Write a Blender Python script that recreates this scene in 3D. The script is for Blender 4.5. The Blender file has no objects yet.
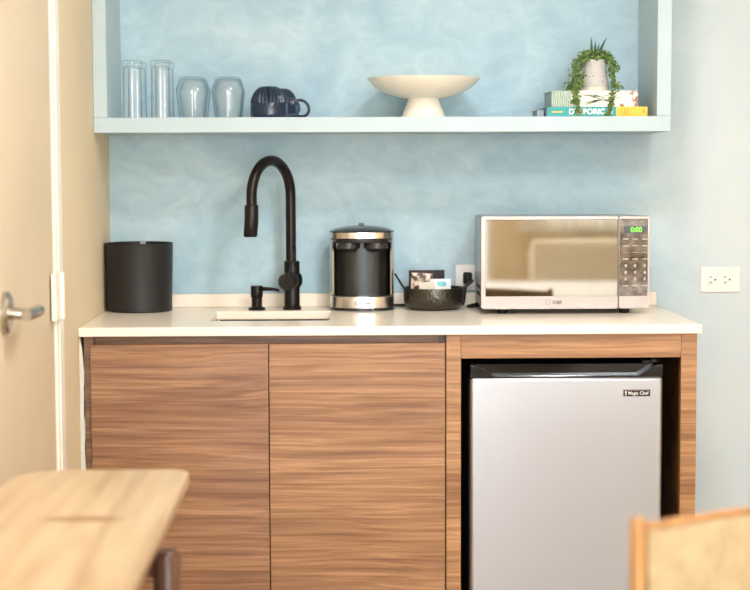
import bpy, bmesh, math, random
from mathutils import Vector, Matrix
C = bpy.context.scene.collection
PI = math.pi
R = math.radians
CT = 0.91            # height of the counter top
XL, XR = -0.683, 0.927   # left wall plane, right end of the counter

# ------------------------------------------------------------------ materials
def lin(c):
    return tuple(((v/255)/12.92 if v/255 <= .04045 else ((v/255+.055)/1.055)**2.4) for v in c) + (1,)

class NT:
    def __init__(s, name):
        s.m = bpy.data.materials.new(name); s.m.use_nodes = True
        s.t = s.m.node_tree; s.n = s.t.nodes
        s.b = next(x for x in s.n if x.type == 'BSDF_PRINCIPLED')
    def add(s, typ, **kw):
        x = s.n.new(typ)
        for k, v in kw.items(): setattr(x, k, v)
        return x
    def link(s, a, b): s.t.links.new(a, b)
    def coords(s, scale=(1, 1, 1), loc=(0, 0, 0), kind='Object'):
        tc = s.add('ShaderNodeTexCoord'); mp = s.add('ShaderNodeMapping')
        mp.inputs['Scale'].default_value = scale; mp.inputs['Location'].default_value = loc
        s.link(tc.outputs[kind], mp.inputs[0]); return mp.outputs[0]
    def noise(s, vec, scale=5, detail=4, rough=.5, dist=0):
        x = s.add('ShaderNodeTexNoise'); x.inputs['Scale'].default_value = scale
        x.inputs['Detail'].default_value = detail; x.inputs['Roughness'].default_value = rough
        x.inputs['Distortion'].default_value = dist
        s.link(vec, x.inputs['Vector']); return x.outputs[0]
    def ramp(s, fac, stops, interp='LINEAR'):
        x = s.add('ShaderNodeValToRGB'); x.color_ramp.interpolation = interp
        e = x.color_ramp.elements
        e[0].position, e[0].color = stops[0][0], lin(stops[0][1])
        e[1].position, e[1].color = stops[-1][0], lin(stops[-1][1])
        for p, c in stops[1:-1]:
            k = e.new(p); k.color = lin(c)
        s.link(fac, x.inputs[0]); return x.outputs[0]
    def mix(s, fac, a, b, mode='MIX'):
        x = s.add('ShaderNodeMix', data_type='RGBA', blend_type=mode)
        for i, v in ((0, fac), (6, a), (7, b)):
            if hasattr(v, 'is_output'): s.link(v, x.inputs[i])
            else: x.inputs[i].default_value = v
        return x.outputs[2]
    def bump(s, h, strength=.2, dist=.002):
        x = s.add('ShaderNodeBump'); x.inputs['Strength'].default_value = strength
        x.inputs['Distance'].default_value = dist
        s.link(h, x.inputs['Height']); s.link(x.outputs[0], s.b.inputs['Normal'])

def plain(name, col, rough=.5, metal=0, var=.06, scale=20, bump=0, coat=0, spec=None, aniso=None):
    """a procedural colour with slight mottling"""
    t = NT(name); v = t.coords()
    n = t.noise(v, scale, 3)
    d = tuple(max(0, c*(1-var)) for c in col); l = tuple(min(255, c*(1+var*.6)) for c in col)
    t.link(t.ramp(n, [(.3, d), (.7, l)]), t.b.inputs['Base Color'])
    t.b.inputs['Roughness'].default_value = rough; t.b.inputs['Metallic'].default_value = metal
    if coat: t.b.inputs['Coat Weight'].default_value = coat; t.b.inputs['Coat Roughness'].default_value = .06
    if spec is not None: t.b.inputs['Specular IOR Level'].default_value = spec
    if bump: t.bump(n, bump)
    return t.m

def wood(name, dark, mid, light, seed=0, axis='X', fine=1.0, rough=.42, freq=1.0):
    t = NT(name)
    L, S = .8*freq, 34*freq
    ax = 'XYZ'.index(axis)
    raw = t.coords((1, 1, 1), (seed*3.7, seed*5.1, seed*7.9))
    def warped(amp, k, sc):
        # bend the grain lines gently: shift the coordinates across the grain by a slow noise
        ms = [k*2.2]*3; ms[ax] = k
        mp = t.add('ShaderNodeMapping'); mp.inputs['Scale'].default_value = ms; t.link(raw, mp.inputs[0])
        nz = t.noise(mp.outputs[0], 1.0, 2, .5)
        sb = t.add('ShaderNodeMath', operation='SUBTRACT'); t.link(nz, sb.inputs[0]); sb.inputs[1].default_value = .5
        cb = t.add('ShaderNodeCombineXYZ')
        ml = t.add('ShaderNodeMath', operation='MULTIPLY'); t.link(sb.outputs[0], ml.inputs[0]); ml.inputs[1].default_value = amp
        for q in range(3):
            if q != ax: t.link(ml.outputs[0], cb.inputs[q])
        ad = t.add('ShaderNodeVectorMath', operation='ADD'); t.link(raw, ad.inputs[0]); t.link(cb.outputs[0], ad.inputs[1])
        m2 = t.add('ShaderNodeMapping'); m2.inputs['Scale'].default_value = sc; t.link(ad.outputs[0], m2.inputs[0])
        return m2.outputs[0]
    sc = {'X': (L, S, S), 'Z': (S, S, L), 'Y': (S, L, S)}[axis]
    a = t.noise(warped(.06, 1.2, sc), 1.0, 5, .55, .05)
    sc2 = {'X': (3.5, 130, 130), 'Z': (130, 130, 3.5), 'Y': (130, 3.5, 130)}[axis]
    v2 = warped(.06, 1.2, tuple(q*freq for q in sc2))
    b = t.noise(v2, 1.0, 3, .6, .2)
    sc3 = {'X': (.9, 7, 7), 'Z': (7, 7, .9), 'Y': (7, .9, 7)}[axis]
    c = t.noise(t.coords(sc3, (seed*1.3, seed, seed*2.2)), 1.0, 2, .5, .8)
    col = t.ramp(a, [(.34, dark), (.45, mid), (.50, light), (.54, mid), (.62, dark), (.68, mid)])
    bl = t.ramp(b, [(.38, (208, 197, 180)), (.56, (255, 255, 255))])
    col = t.mix(.75*fine, col, bl, 'MULTIPLY')
    cl = t.ramp(c, [(.35, (224, 216, 202)), (.65, (255, 255, 255))])
    col = t.mix(.8, col, cl, 'MULTIPLY')
    t.link(col, t.b.inputs['Base Color'])
    t.b.inputs['Roughness'].default_value = rough
    t.bump(b, .08, .001)
    return t.m

def brushed(name, col, rough=.3, axis='Z', amount=.12, metal=1.0):
    t = NT(name)
    sc = {'X': (2, 300, 300), 'Z': (300, 300, 2)}[axis]
    n = t.noise(t.coords(sc), 1.0, 2)
    t.link(t.ramp(n, [(.3, tuple(c*(1-.3*amount) for c in col)), (.7, col)]), t.b.inputs['Base Color'])
    mr = t.add('ShaderNodeMapRange'); mr.inputs['To Min'].default_value = rough-amount*.5
    mr.inputs['To Max'].default_value = rough+amount*.5
    t.link(n, mr.inputs[0]); t.link(mr.outputs[0], t.b.inputs['Roughness'])
    t.b.inputs['Metallic'].default_value = metal
    return t.m

def glass(name):
    # thin-walled clear glass: passes light straight, mirrors by Fresnel, a little denser where seen edge-on
    t = NT(name)
    n = t.noise(t.coords(), 9, 2)
    lw = t.add('ShaderNodeLayerWeight'); lw.inputs['Blend'].default_value = .5
    c1 = t.ramp(n, [(.3, (254, 254, 254)), (.7, (255, 255, 255))])
    tr = t.add('ShaderNodeBsdfTransparent'); gl = t.add('ShaderNodeBsdfGlossy'); gl.inputs['Roughness'].default_value = .03
    pw = t.add('ShaderNodeMath', operation='POWER'); pw.inputs[1].default_value = 3.0
    t.link(lw.outputs['Facing'], pw.inputs[0])
    t.link(t.mix(pw.outputs[0], c1, lin((208, 217, 219))), tr.inputs[0])
    p5 = t.add('ShaderNodeMath', operation='POWER'); p5.inputs[1].default_value = 5
    fr = t.add('ShaderNodeMath', operation='MULTIPLY_ADD'); fr.inputs[1].default_value = .55; fr.inputs[2].default_value = .032
    t.link(lw.outputs['Facing'], p5.inputs[0]); t.link(p5.outputs[0], fr.inputs[0])
    mx = t.add('ShaderNodeMixShader'); t.link(fr.outputs[0], mx.inputs[0])
    t.link(tr.outputs[0], mx.inputs[1]); t.link(gl.outputs[0], mx.inputs[2])
    out = next(x for x in t.n if x.type == 'OUTPUT_MATERIAL'); t.link(mx.outputs[0], out.inputs[0])
    t.n.remove(t.b)
    return t.m

def emit(name, col, strength):
    t = NT(name)
    n = t.noise(t.coords(), 3, 2)
    t.link(t.ramp(n, [(.3, tuple(c*.98 for c in col)), (.7, col)]), t.b.inputs['Emission Color'])
    t.b.inputs['Emission Strength'].default_value = strength
    t.b.inputs['Base Color'].default_value = (.02, .02, .02, 1)
    return t.m

# back wall colour: limewash blue behind the counter that gives way to pale grey past the counter's end
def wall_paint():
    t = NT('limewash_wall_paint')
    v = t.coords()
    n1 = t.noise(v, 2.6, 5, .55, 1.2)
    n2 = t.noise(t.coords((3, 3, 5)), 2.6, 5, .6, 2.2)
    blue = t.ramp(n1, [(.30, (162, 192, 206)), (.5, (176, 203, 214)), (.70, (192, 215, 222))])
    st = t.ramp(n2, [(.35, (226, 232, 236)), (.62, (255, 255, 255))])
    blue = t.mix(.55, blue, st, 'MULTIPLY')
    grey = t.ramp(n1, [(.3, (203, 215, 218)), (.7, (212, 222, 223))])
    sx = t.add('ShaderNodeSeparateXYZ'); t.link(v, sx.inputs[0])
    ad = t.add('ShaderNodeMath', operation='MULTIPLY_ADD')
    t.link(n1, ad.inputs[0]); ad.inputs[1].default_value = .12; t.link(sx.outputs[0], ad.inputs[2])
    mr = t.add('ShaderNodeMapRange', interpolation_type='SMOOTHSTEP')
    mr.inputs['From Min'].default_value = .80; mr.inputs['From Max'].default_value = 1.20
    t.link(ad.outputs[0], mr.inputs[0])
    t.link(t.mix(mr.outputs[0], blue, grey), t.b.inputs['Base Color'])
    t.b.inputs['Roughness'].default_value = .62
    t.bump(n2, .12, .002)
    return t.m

def table_wood():
    t = NT('pale_table_wood')
    v = t.coords((30, 1.6, 30))
    a = t.noise(v, 1.0, 5, .5, .5)
    col = t.ramp(a, [(.3, (164, 134, 98)), (.5, (188, 160, 124)), (.68, (200, 176, 142))])
    # a darker brown oval on the top, soft at its edge
    tc = t.add('ShaderNodeTexCoord'); mp = t.add('ShaderNodeMapping')
    mp.inputs['Location'].default_value = (-.02*12, -.01*34, 0); mp.inputs['Rotation'].default_value = (0, 0, 0)
    mp.inputs['Scale'].default_value = (12, 34, 1)
    t.link(tc.outputs['Object'], mp.inputs[0])
    ln = t.add('ShaderNodeVectorMath', operation='LENGTH')
    fl = t.add('ShaderNodeVectorMath', operation='MULTIPLY'); fl.inputs[1].default_value = (1, 1, 0)
    t.link(mp.outputs[0], fl.inputs[0]); t.link(fl.outputs[0], ln.inputs[0])
    mr = t.add('ShaderNodeMapRange', interpolation_type='SMOOTHSTEP')
    mr.inputs['From Min'].default_value = .55; mr.inputs['From Max'].default_value = 1.0
    mr.inputs['To Min'].default_value = .75; mr.inputs['To Max'].default_value = 0
    t.link(ln.outputs['Value'], mr.inputs[0])
    col = t.mix(mr.outputs[0], col, lin((140, 94, 48)))
    t.link(col, t.b.inputs['Base Color']); t.b.inputs['Roughness'].default_value = .33
    return t.m

def hammered(name, col):
    t = NT(name)
    vo = t.add('ShaderNodeTexVoronoi', feature='SMOOTH_F1'); vo.inputs['Scale'].default_value = 150
    t.link(t.coords(), vo.inputs['Vector'])
    t.link(t.ramp(vo.outputs[0], [(0, tuple(c*1.15 for c in col)), (.6, col)]), t.b.inputs['Base Color'])
    t.b.inputs['Metallic'].default_value = .9; t.b.inputs['Roughness'].default_value = .3
    t.bump(vo.outputs[0], .8, .002)
    return t.m

def weave(name, a, b, scale=260):
    t = NT(name)
    v = t.coords()
    n = t.noise(v, 24, 6, .7)
    w1 = t.add('ShaderNodeTexWave', bands_direction='X'); w1.inputs['Scale'].default_value = scale
    w2 = t.add('ShaderNodeTexWave', bands_direction='Z'); w2.inputs['Scale'].default_value = scale
    for w in (w1, w2):
        w.inputs['Distortion'].default_value = 3; t.link(v, w.inputs['Vector'])
    m = t.mix(.5, w1.outputs[0], w2.outputs[0])
    c = t.mix(.5, t.ramp(n, [(.38, a), (.62, b)]), t.ramp(m, [(.2, a), (.8, b)]))
    t.link(c, t.b.inputs['Base Color']); t.b.inputs['Roughness'].default_value = .9
    t.bump(m, .4, .001)
    return t.m

def book_cover(name, zone):
    """printed spine: white ground with green palm fronds and small brown figures"""
    t = NT(name)
    v = t.coords()
    w = t.add('ShaderNodeTexWave', bands_direction='DIAGONAL'); w.inputs['Scale'].default_value = 26
    w.inputs['Distortion'].default_value = 5; w.inputs['Detail'].default_value = 2
    t.link(t.coords((1.3, 1, 3.2)), w.inputs['Vector'])
    leaf = t.ramp(w.outputs[0], [(.02, (190, 196, 172)), (.10, (236, 230, 216)), (.5, (246, 240, 230))])
    n = t.noise(v, 70, 2)
    fig = t.ramp(n, [(.44, (150, 100, 60)), (.53, (240, 232, 220))])
    w3 = t.add('ShaderNodeTexWave', bands_direction='X'); w3.inputs['Scale'].default_value = 60
    w3.inputs['Distortion'].default_value = 7; t.link(v, w3.inputs['Vector'])
    bands = t.ramp(w3.outputs[0], [(.2, (120, 146, 126)), (.8, (188, 200, 184))])
    sx = t.add('ShaderNodeSeparateXYZ'); t.link(v, sx.inputs[0])
    def step(x):
        s = t.add('ShaderNodeMath', operation='GREATER_THAN'); s.inputs[1].default_value = x
        t.link(sx.outputs[0], s.inputs[0]); return s.outputs[0]
    c = t.mix(step(-.066), bands, leaf)
    c = t.mix(step(.070), c, fig)
    t.link(c, t.b.inputs['Base Color']); t.b.inputs['Roughness'].default_value = .45
    return t.m

def packet_print(name, ground, ink, scale=60, lo=.5, hi=.58, rough=.35):
    t = NT(name)
    n = t.noise(t.coords(), scale, 2)
    t.link(t.ramp(n, [(lo, ink), (hi, ground)]), t.b.inputs['Base Color'])
    t.b.inputs['Roughness'].default_value = rough
    return t.m

M = {}
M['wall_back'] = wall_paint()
M['wall_beige'] = plain('beige_wall_paint', (224, 206, 172), .7, var=.02, scale=3, bump=.03)
M['door_paint'] = plain('door_paint', (210, 192, 161), .5, var=.02, scale=3)
M['white_trim'] = plain('white_trim_paint', (240, 236, 222), .45, var=.02)
M['ceiling'] = plain('ceiling_paint', (240, 238, 232), .8, var=.02)
M['floor'] = wood('floor_boards', (150, 125, 98), (172, 148, 120), (190, 166, 136), 3, 'Y')
M['shelf'] = plain('pale_blue_shelf_paint', (186, 204, 209), .5, var=.02, scale=6)
M['quartz'] = plain('cream_quartz', (250, 238, 221), .2, var=.015, scale=240, spec=.12)
M['sink'] = plain('white_sink', (244, 240, 232), .2, var=.02, coat=.4)
M['wood_a'] = wood('walnut_door_a', (143, 104, 76), (161, 119, 87), (178, 135, 99), 1)  # left door walnut kept darker than the right: lighting difference in the colour
M['wood_b'] = wood('walnut_door_b', (150, 109, 76), (169, 125, 88), (188, 144, 104), 2.3)
M['wood_c'] = wood('walnut_frame', (157, 114, 77), (178, 132, 90), (196, 150, 106), 4.1)
M['wood_d'] = wood('walnut_rail', (157, 114, 77), (178, 132, 90), (196, 150, 106), 5.7)
M['filler'] = wood('filler_wood', (108, 78, 60), (128, 94, 72), (146, 110, 84), 7.3)
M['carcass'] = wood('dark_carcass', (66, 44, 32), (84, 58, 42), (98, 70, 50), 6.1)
M['matte_black'] = plain('matte_black', (30, 28, 27), .3, var=.15)
M['bronze_black'] = plain('oil_rubbed_black', (32, 27, 25), .3, metal=.55, var=.15)
M['bin_black'] = plain('bin_black', (25, 24, 23), .5, var=.12, scale=60, bump=.03)
M['gloss_black'] = plain('gloss_black', (18, 18, 19), .12, var=.15, coat=.5)
M['spout_black'] = plain('spout_black', (46, 42, 40), .3, var=.1)
M['rubber'] = plain('black_rubber', (14, 14, 14), .7)
M['steel'] = brushed('brushed_steel', (214, 208, 200), .17, 'Z', .03)
M['steel_v'] = brushed('fridge_steel', (184, 184, 186), .36, 'Z', .015, .8)
M['nickel'] = brushed('satin_nickel', (190, 184, 172), .26, 'X')
M['rose_silver'] = brushed('warm_silver', (156, 144, 136), .34, 'X', .05, .8)
M['tab_grey'] = plain('tab_grey', (104, 104, 102), .5)
M['case_silver'] = plain('case_silver', (176, 182, 184), .35, metal=.7)
M['mirror'] = plain('mirrored_door_glass', (146, 139, 128), .03, metal=1, var=.01)
M['dark_mirror'] = plain('dark_chrome_panel', (112, 102, 94), .08, metal=.9, var=.35, scale=45)
M['lcd'] = plain('display_back', (30, 34, 24), .2)
M['lcd_green'] = emit('green_digits', (130, 255, 40), 2.2)
M['print_pale'] = plain('pale_print', (172, 166, 160), .5)
M['print_grey'] = plain('grey_print', (70, 66, 64), .5)
M['white_ink'] = plain('white_ink', (244, 242, 238), .5)
M['badge'] = plain('badge_maroon', (40, 12, 16), .3)
M['outlet'] = plain('outlet_ivory', (240, 236, 231), .35, var=.01)
M['slot'] = plain('slot_dark', (50, 42, 36), .6)
M['glass'] = glass('clear_glass')
M['navy'] = plain('navy_glaze', (30, 45, 66), .18, var=.1, scale=40)
M['cream'] = plain('cream_ceramic', (244, 236, 220), .55, var=.02)
M['pot'] = packet_print('speckled_pot', (204, 198, 194), (120, 108, 100), 160, .30, .36, .8)
M['pot_foot'] = plain('pot_foot', (232, 222, 208), .7)
M['soil'] = plain('soil', (50, 36, 26), .9, var=.3, scale=200)
t = NT('trailing_leaf'); n = t.noise(t.coords(), 90, 3)
t.link(t.ramp(n, [(.3, (58, 80, 34)), (.5, (96, 122, 56)), (.7, (142, 166, 90))]), t.b.inputs['Base Color'])
t.b.inputs['Roughness'].default_value = .5; M['leaf'] = t.m
M['spike'] = plain('spiky_leaf', (52, 84, 66), .4, var=.25, scale=60)
M['book_white'] = book_cover('palm_printed_cover', 0)
M['frond_ink'] = plain('frond_ink', (108, 122, 84), .5, var=.35, scale=90)
M['teal'] = plain('teal_cover', (40, 158, 158), .45, var=.04)
M['yellow'] = plain('yellow_cover', (246, 188, 44), .45, var=.03)
M['orange_ink'] = plain('orange_ink', (206, 128, 30), .5)
M['pages'] = plain('page_edges', (170, 182, 186), .8, var=.12, scale=200)
M['bowl'] = hammered('hammered_dark_metal', (78, 74, 66))
M['packet_black'] = packet_print('dark_coffee_packet', (30, 18, 15), (52, 32, 26), 30, .4, .55, .65)
M['packet_photo'] = packet_print('brown_printed_packet', (84, 56, 44), (226, 206, 186), 42, .46, .56)
M['packet_white'] = plain('white_packet', (232, 232, 236), .35, var=.03)
M['packet_teal'] = packet_print('teal_print', (120, 206, 204), (40, 158, 160), 80, .4, .55)
M['table'] = table_wood()
M['light_wood'] = wood('golden_chair_wood', (150, 100, 50), (176, 124, 66), (192, 144, 84), 8, 'Z')
M['brown_wood'] = wood('dark_brown_wood', (66, 40, 28), (92, 58, 42), (112, 74, 54), 9, 'Z', .6, .35)
M['tweed'] = weave('tan_tweed', (150, 126, 90), (190, 168, 130))
M['unit'] = plain('cream_plastic', (222, 208, 182), .45, var=.02)
M['grille'] = plain('grille_dark', (96, 92, 80), .6)
M['bed_linen'] = plain('white_linen', (240, 240, 240), .8, var=.02)
t = NT('sheer_curtain'); n = t.noise(t.coords((60, 60, 60)), 1, 2)
t.link(t.ramp(n, [(.3, (244, 242, 236)), (.7, (252, 250, 246))]), t.b.inputs['Base Color'])
t.b.inputs['Roughness'].default_value = .9
tr = t.add('ShaderNodeBsdfTranslucent'); tr.inputs[0].default_value = (.9, .9, .88, 1); mx = t.add('ShaderNodeMixShader'); mx.inputs[0].default_value = .6
out_ = next(x for x in t.n if x.type == 'OUTPUT_MATERIAL')
t.link(t.b.outputs[0], mx.inputs[1]); t.link(tr.outputs[0], mx.inputs[2]); t.link(mx.outputs[0], out_.inputs[0]); M['sheer'] = t.m
M['caulk'] = plain('white_caulk', (214, 212, 200), .6, var=.03)

# ------------------------------------------------------------------ mesh helpers
def new(): return bmesh.new()

def box(bm, x0, x1, y0, y1, z0, z1):
    vs = [bm.verts.new((x, y, z)) for x in (x0, x1) for y in (y0, y1) for z in (z0, z1)]
    for f in ((0, 1, 3, 2), (4, 6, 7, 5), (0, 4, 5, 1), (2, 3, 7, 6), (0, 2, 6, 4), (1, 5, 7, 3)):
        bm.faces.new([vs[i] for i in f])
    return vs

def rbox(x0, x1, y0, y1, z0, z1, r=.003, seg=2):
    bm = new(); box(bm, x0, x1, y0, y1, z0, z1)
    if r: bmesh.ops.bevel(bm, geom=bm.edges[:], offset=r, segments=seg, affect='EDGES', profile=.5)
    return bm

def rings(bm, rs, cap0=True, cap1=True, closed=True):
    """bridge rings of equal length"""
    vv = [[bm.verts.new(p) for p in r] for r in rs]
    for a, b in zip(vv, vv[1:]):
        k = len(a)
        for i in range(k if closed else k-1):
            j = (i+1) % k
            bm.faces.new((a[i], a[j], b[j], b[i]))
    if cap0: bm.faces.new(vv[0][::-1])
    if cap1: bm.faces.new(vv[-1])
    return vv

def lathe(prof, n=64, cx=0, cy=0, cap0=True, cap1=True, mod=None, bm=None, sy=1.0):
    """prof: [(radius, z)]"""
    bm = bm or new()
    rs = []
    for k, (r, z) in enumerate(prof):
        r = max(r, 1e-4)
        rs.append([(cx+(r*(mod(k, 2*PI*i/n) if mod else 1))*math.cos(2*PI*i/n),
                    cy+sy*(r*(mod(k, 2*PI*i/n) if mod else 1))*math.sin(2*PI*i/n), z) for i in range(n)])
    rings(bm, rs, cap0, cap1)
    return bm

def tube(bm, pts, r, n=16, caps=True):
    pts = [Vector(p) for p in pts]
    rad = r if isinstance(r, (list, tuple)) else [r]*len(pts)
    t0 = (pts[1]-pts[0]).normalized()
    up = Vector((0, 0, 1)) if abs(t0.z) < .9 else Vector((1, 0, 0))
    nrm = t0.cross(up).normalized()
    rs = []
    for i, p in enumerate(pts):
        if i == 0: t = t0
        elif i == len(pts)-1: t = (pts[i]-pts[i-1]).normalized()
        else: t = ((pts[i+1]-p).normalized()+(p-pts[i-1]).normalized()).normalized()
        nrm = (nrm - t*nrm.dot(t)).normalized()
        bn = t.cross(nrm)
        rs.append([p+nrm*rad[i]*math.cos(2*PI*k/n)+bn*rad[i]*math.sin(2*PI*k/n) for k in range(n)])
    rings(bm, rs, caps, caps)
    return bm

def prism(bm, pts, y0, y1, plane='XZ'):
    """extrude an outline through y (XZ), or z (XY)"""
    if plane == 'XZ':
        a = [(p[0], y0, p[1]) for p in pts]; b = [(p[0], y1, p[1]) for p in pts]
    else:
        a = [(p[0], p[1], y0) for p in pts]; b = [(p[0], p[1], y1) for p in pts]
    rings(bm, [a, b])
    return bm

def rrect(x0, x1, y0, y1, r, n=6):
    rr = r if isinstance(r, (list, tuple)) else [r]*4     # corners: x1y1, x0y1, x0y0, x1y0
    out = []
    for (cx, cy, a0), q in zip(((x1, y1, 0), (x0, y1, 90), (x0, y0, 180), (x1, y0, 270)), rr):
        ox = cx - q*(1 if cx == x1 else -1); oy = cy - q*(1 if cy == y1 else -1)
        for i in range(n+1):
            a = R(a0+90*i/n); out.append((ox+q*math.cos(a), oy+q*math.sin(a)))
    return out

def obj(name, bm, mat, parent=None, smooth=True, label=None, bevel=0, angle=35):
    bmesh.ops.recalc_face_normals(bm, faces=bm.faces[:])
    me = bpy.data.meshes.new(name); bm.to_mesh(me); bm.free()
    me.materials.append(M[mat] if isinstance(mat, str) else mat)
    if smooth:
        for p in me.polygons: p.use_smooth = True
        me.set_sharp_from_angle(angle=R(angle))
        for p in me.polygons:        # broad flat faces stay truly flat between their rounded edges
            if max(abs(c) for c in p.normal) > .99999: p.use_smooth = False
    o = bpy.data.objects.new(name, me); C.objects.link(o)
    if parent: o.parent = parent
    if label: o['label'] = label
    if bevel:
        b = o.modifiers.new('bevel', 'BEVEL'); b.width = bevel; b.segments = 2; b.limit_method = 'ANGLE'
    return o

def thing(name, label, cat, loc, rz=0, group=None):
    o = bpy.data.objects.new(name, None); C.objects.link(o)
    o.location = loc; o.rotation_euler = (0, 0, rz); o.empty_display_size = .05
    o['label'] = label; o['category'] = cat
    if group: o['group'] = group
    return o

def tag(o, label, cat, group=None):
    o['label'] = label; o['category'] = cat
    if group: o['group'] = group
    return o

def struct(name, bm, mat, parent=None, label=None, **k):
    o = obj(name, bm, mat, parent, label=label, **k)
    if not parent: o['kind'] = 'structure'
    return o

def lettering(name, text, size, mat, parent, loc, bold=0, width=None, label=None):
    """raised letters standing in the XZ plane, facing -Y"""
    cu = bpy.data.curves.new(name, 'FONT'); cu.body = text; cu.size = size
    cu.align_x = 'CENTER'; cu.align_y = 'CENTER'; cu.extrude = .0003; cu.offset = bold
    tmp = bpy.data.objects.new(name, cu); C.objects.link(tmp)
    bpy.context.view_layer.update()
    me = bpy.data.meshes.new_from_object(tmp.evaluated_get(bpy.context.evaluated_depsgraph_get()))
    C.objects.unlink(tmp); bpy.data.objects.remove(tmp)
    xs = [v.co.x for v in me.vertices]; k = width/(max(xs)-min(xs)) if width else 1
    for v in me.vertices:
        x, y, z = v.co; v.co = (x*k+loc[0], loc[1]-z, y+loc[2])
    me.materials.clear(); me.materials.append(M[mat])
    o = bpy.data.objects.new(name, me); C.objects.link(o); o.parent = parent
    if label: o['label'] = label
    return o

def dup(root, loc, label, rz=None, group=None):
    r = root.copy(); C.objects.link(r); r.location = loc; r['label'] = label
    if rz is not None: r.rotation_euler = (0, 0, rz)
    if group: r['group'] = group
    for ch in list(root.children):
        c = ch.copy(); C.objects.link(c); c.parent = r
        for g in list(ch.children):
            d = g.copy(); C.objects.link(d); d.parent = c
    return r

# ------------------------------------------------------------------ the room
Y0, Y1, X1, H = .0, -6.5, 3.2, 2.55       # back wall plane, wall behind the camera, right wall, ceiling
DY0, DY1, DH = -.950, -1.76, 2.03         # door opening in the left wall
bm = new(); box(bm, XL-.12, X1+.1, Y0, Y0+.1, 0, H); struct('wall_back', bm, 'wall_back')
bm = new(); box(bm, XL-.12, XL, DY0+.02, Y0, 0, H); box(bm, XL-.12, XL, Y1, DY1-.02, 0, H)
box(bm, XL-.12, XL, DY1-.02, DY0+.02, DH+.02, H); struct('wall_left', bm, 'wall_beige')
bm = new(); box(bm, X1, X1+.1, Y1, Y0, 0, H); struct('wall_right', bm, 'wall_beige')
bm = new(); box(bm, XL-.12, X1+.1, Y1-.1, Y0+.1, -.1, 0); struct('floor', bm, 'floor')
bm = new(); box(bm, XL-.12, X1+.1, Y1-.1, Y0+.1, H, H+.1); struct('ceiling', bm, 'ceiling')
# wall behind the camera, with a glazed door and a window cut into it
GX0, GX1, GZ1 = -.45, .97, 2.15
WX0, WX1, WZ0, WZ1 = 1.25, 2.75, 1.0, 2.15
bm = new()
for a in ((XL-.12, GX0, 0, H), (GX0, GX1, GZ1, H), (GX1, WX0, 0, H), (WX0, WX1, 0, WZ0), (WX0, WX1, WZ1, H), (WX1, X1+.1, 0, H)):
    box(bm, a[0], a[1], Y1-.1, Y1, a[2], a[3])
struct('wall_front', bm, 'wall_beige')
DAY = emit('daylit_pane', (240, 246, 255), 3.0)
def window(name, x0, x1, z0, z1, mull, rails):
    bm = new(); f = .045
    box(bm, x0, x0+f, Y1-.07, Y1-.01, z0, z1); box(bm, x1-f, x1, Y1-.07, Y1-.01, z0, z1)
    box(bm, x0+f, x1-f, Y1-.07, Y1-.01, z1-f, z1); box(bm, x0+f, x1-f, Y1-.07, Y1-.01, z0, z0+f)
    for m in mull: box(bm, m-.02, m+.02, Y1-.065, Y1-.015, z0+f, z1-f)
    w = struct(name, bm, 'white_trim')
    bm = new(); box(bm, x0+f, x1-f, Y1-.06, Y1-.05, z0+f, z1-f)
    obj('window_pane', bm, DAY, w, label='bright daylit pane')
    return w
window('window_1', GX0, GX1, .0, GZ1, [.22], [])
window('window_2', WX0, WX1, WZ0, WZ1, [2.0], [])

# door in the left wall
bm = rbox(XL-.045, XL-.004, DY1, DY0, .01, DH, .002)
door = struct('door_1', bm, 'door_paint', label='tan painted door in the left wall')
bm = new()
tube(bm, [(XL-.004, -1.53, 1.027), (XL+.004, -1.53, 1.027)], [.044, .044], 40)
tube(bm, [(XL+.003, -1.53, 1.027), (XL+.009, -1.53, 1.027)], [.042, .037], 40)
ro = obj('rosette', bm, 'nickel', door, label='round satin nickel rosette')
bm = new()
tube(bm, [(XL+.008, -1.53, 1.027), (XL+.036, -1.53, 1.024), (XL+.046, -1.525, 1.023)], [.0125, .0118, .0112], 24)
tube(bm, [(XL+.043, -1.545, 1.023), (XL+.047, -1.50, 1.023), (XL+.047, -1.43, 1.023), (XL+.044, -1.415, 1.023)], [.0115, .0125, .0125, .011], 24)
obj('lever_handle', bm, 'nickel', door, label='satin nickel lever')
bm = new()
box(bm, XL-.12, XL+.003, DY0, DY0+.022, 0, DH+.02)
box(bm, XL, XL+.006, DY0+.0225, DY0+.078, 0, DH+.1)
box(bm, XL, XL+.012, DY1-.125, DY1-.02, 0, DH+.1)
box(bm, XL, XL+.012, DY1-.02, DY0+.022, DH+.02, DH+.1)
struct('trim_1', bm, 'white_trim', bevel=.002)
bm = new()
box(bm, XL+.0005, XL+.012, DY0-.060, DY0-.001, CT+.052, CT+.163)
tube(bm, [(XL+.014, DY0+.002, CT+.052), (XL+.014, DY0+.002, CT+.163)], .007, 16)
box(bm, XL+.006, XL+.013, DY0+.004, DY0+.045, CT+.055, CT+.160)
h = obj('hinge', bm, 'white_trim', door, label='white painted hinge')
bm = new()
for z in (CT+.083, CT+.118):
    box(bm, XL+.0132, XL+.0150, DY0+.004, DY0+.026, z, z+.018)
obj('hinge_gap', bm, 'slot', h, label='dark gaps between hinge knuckles')

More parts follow.
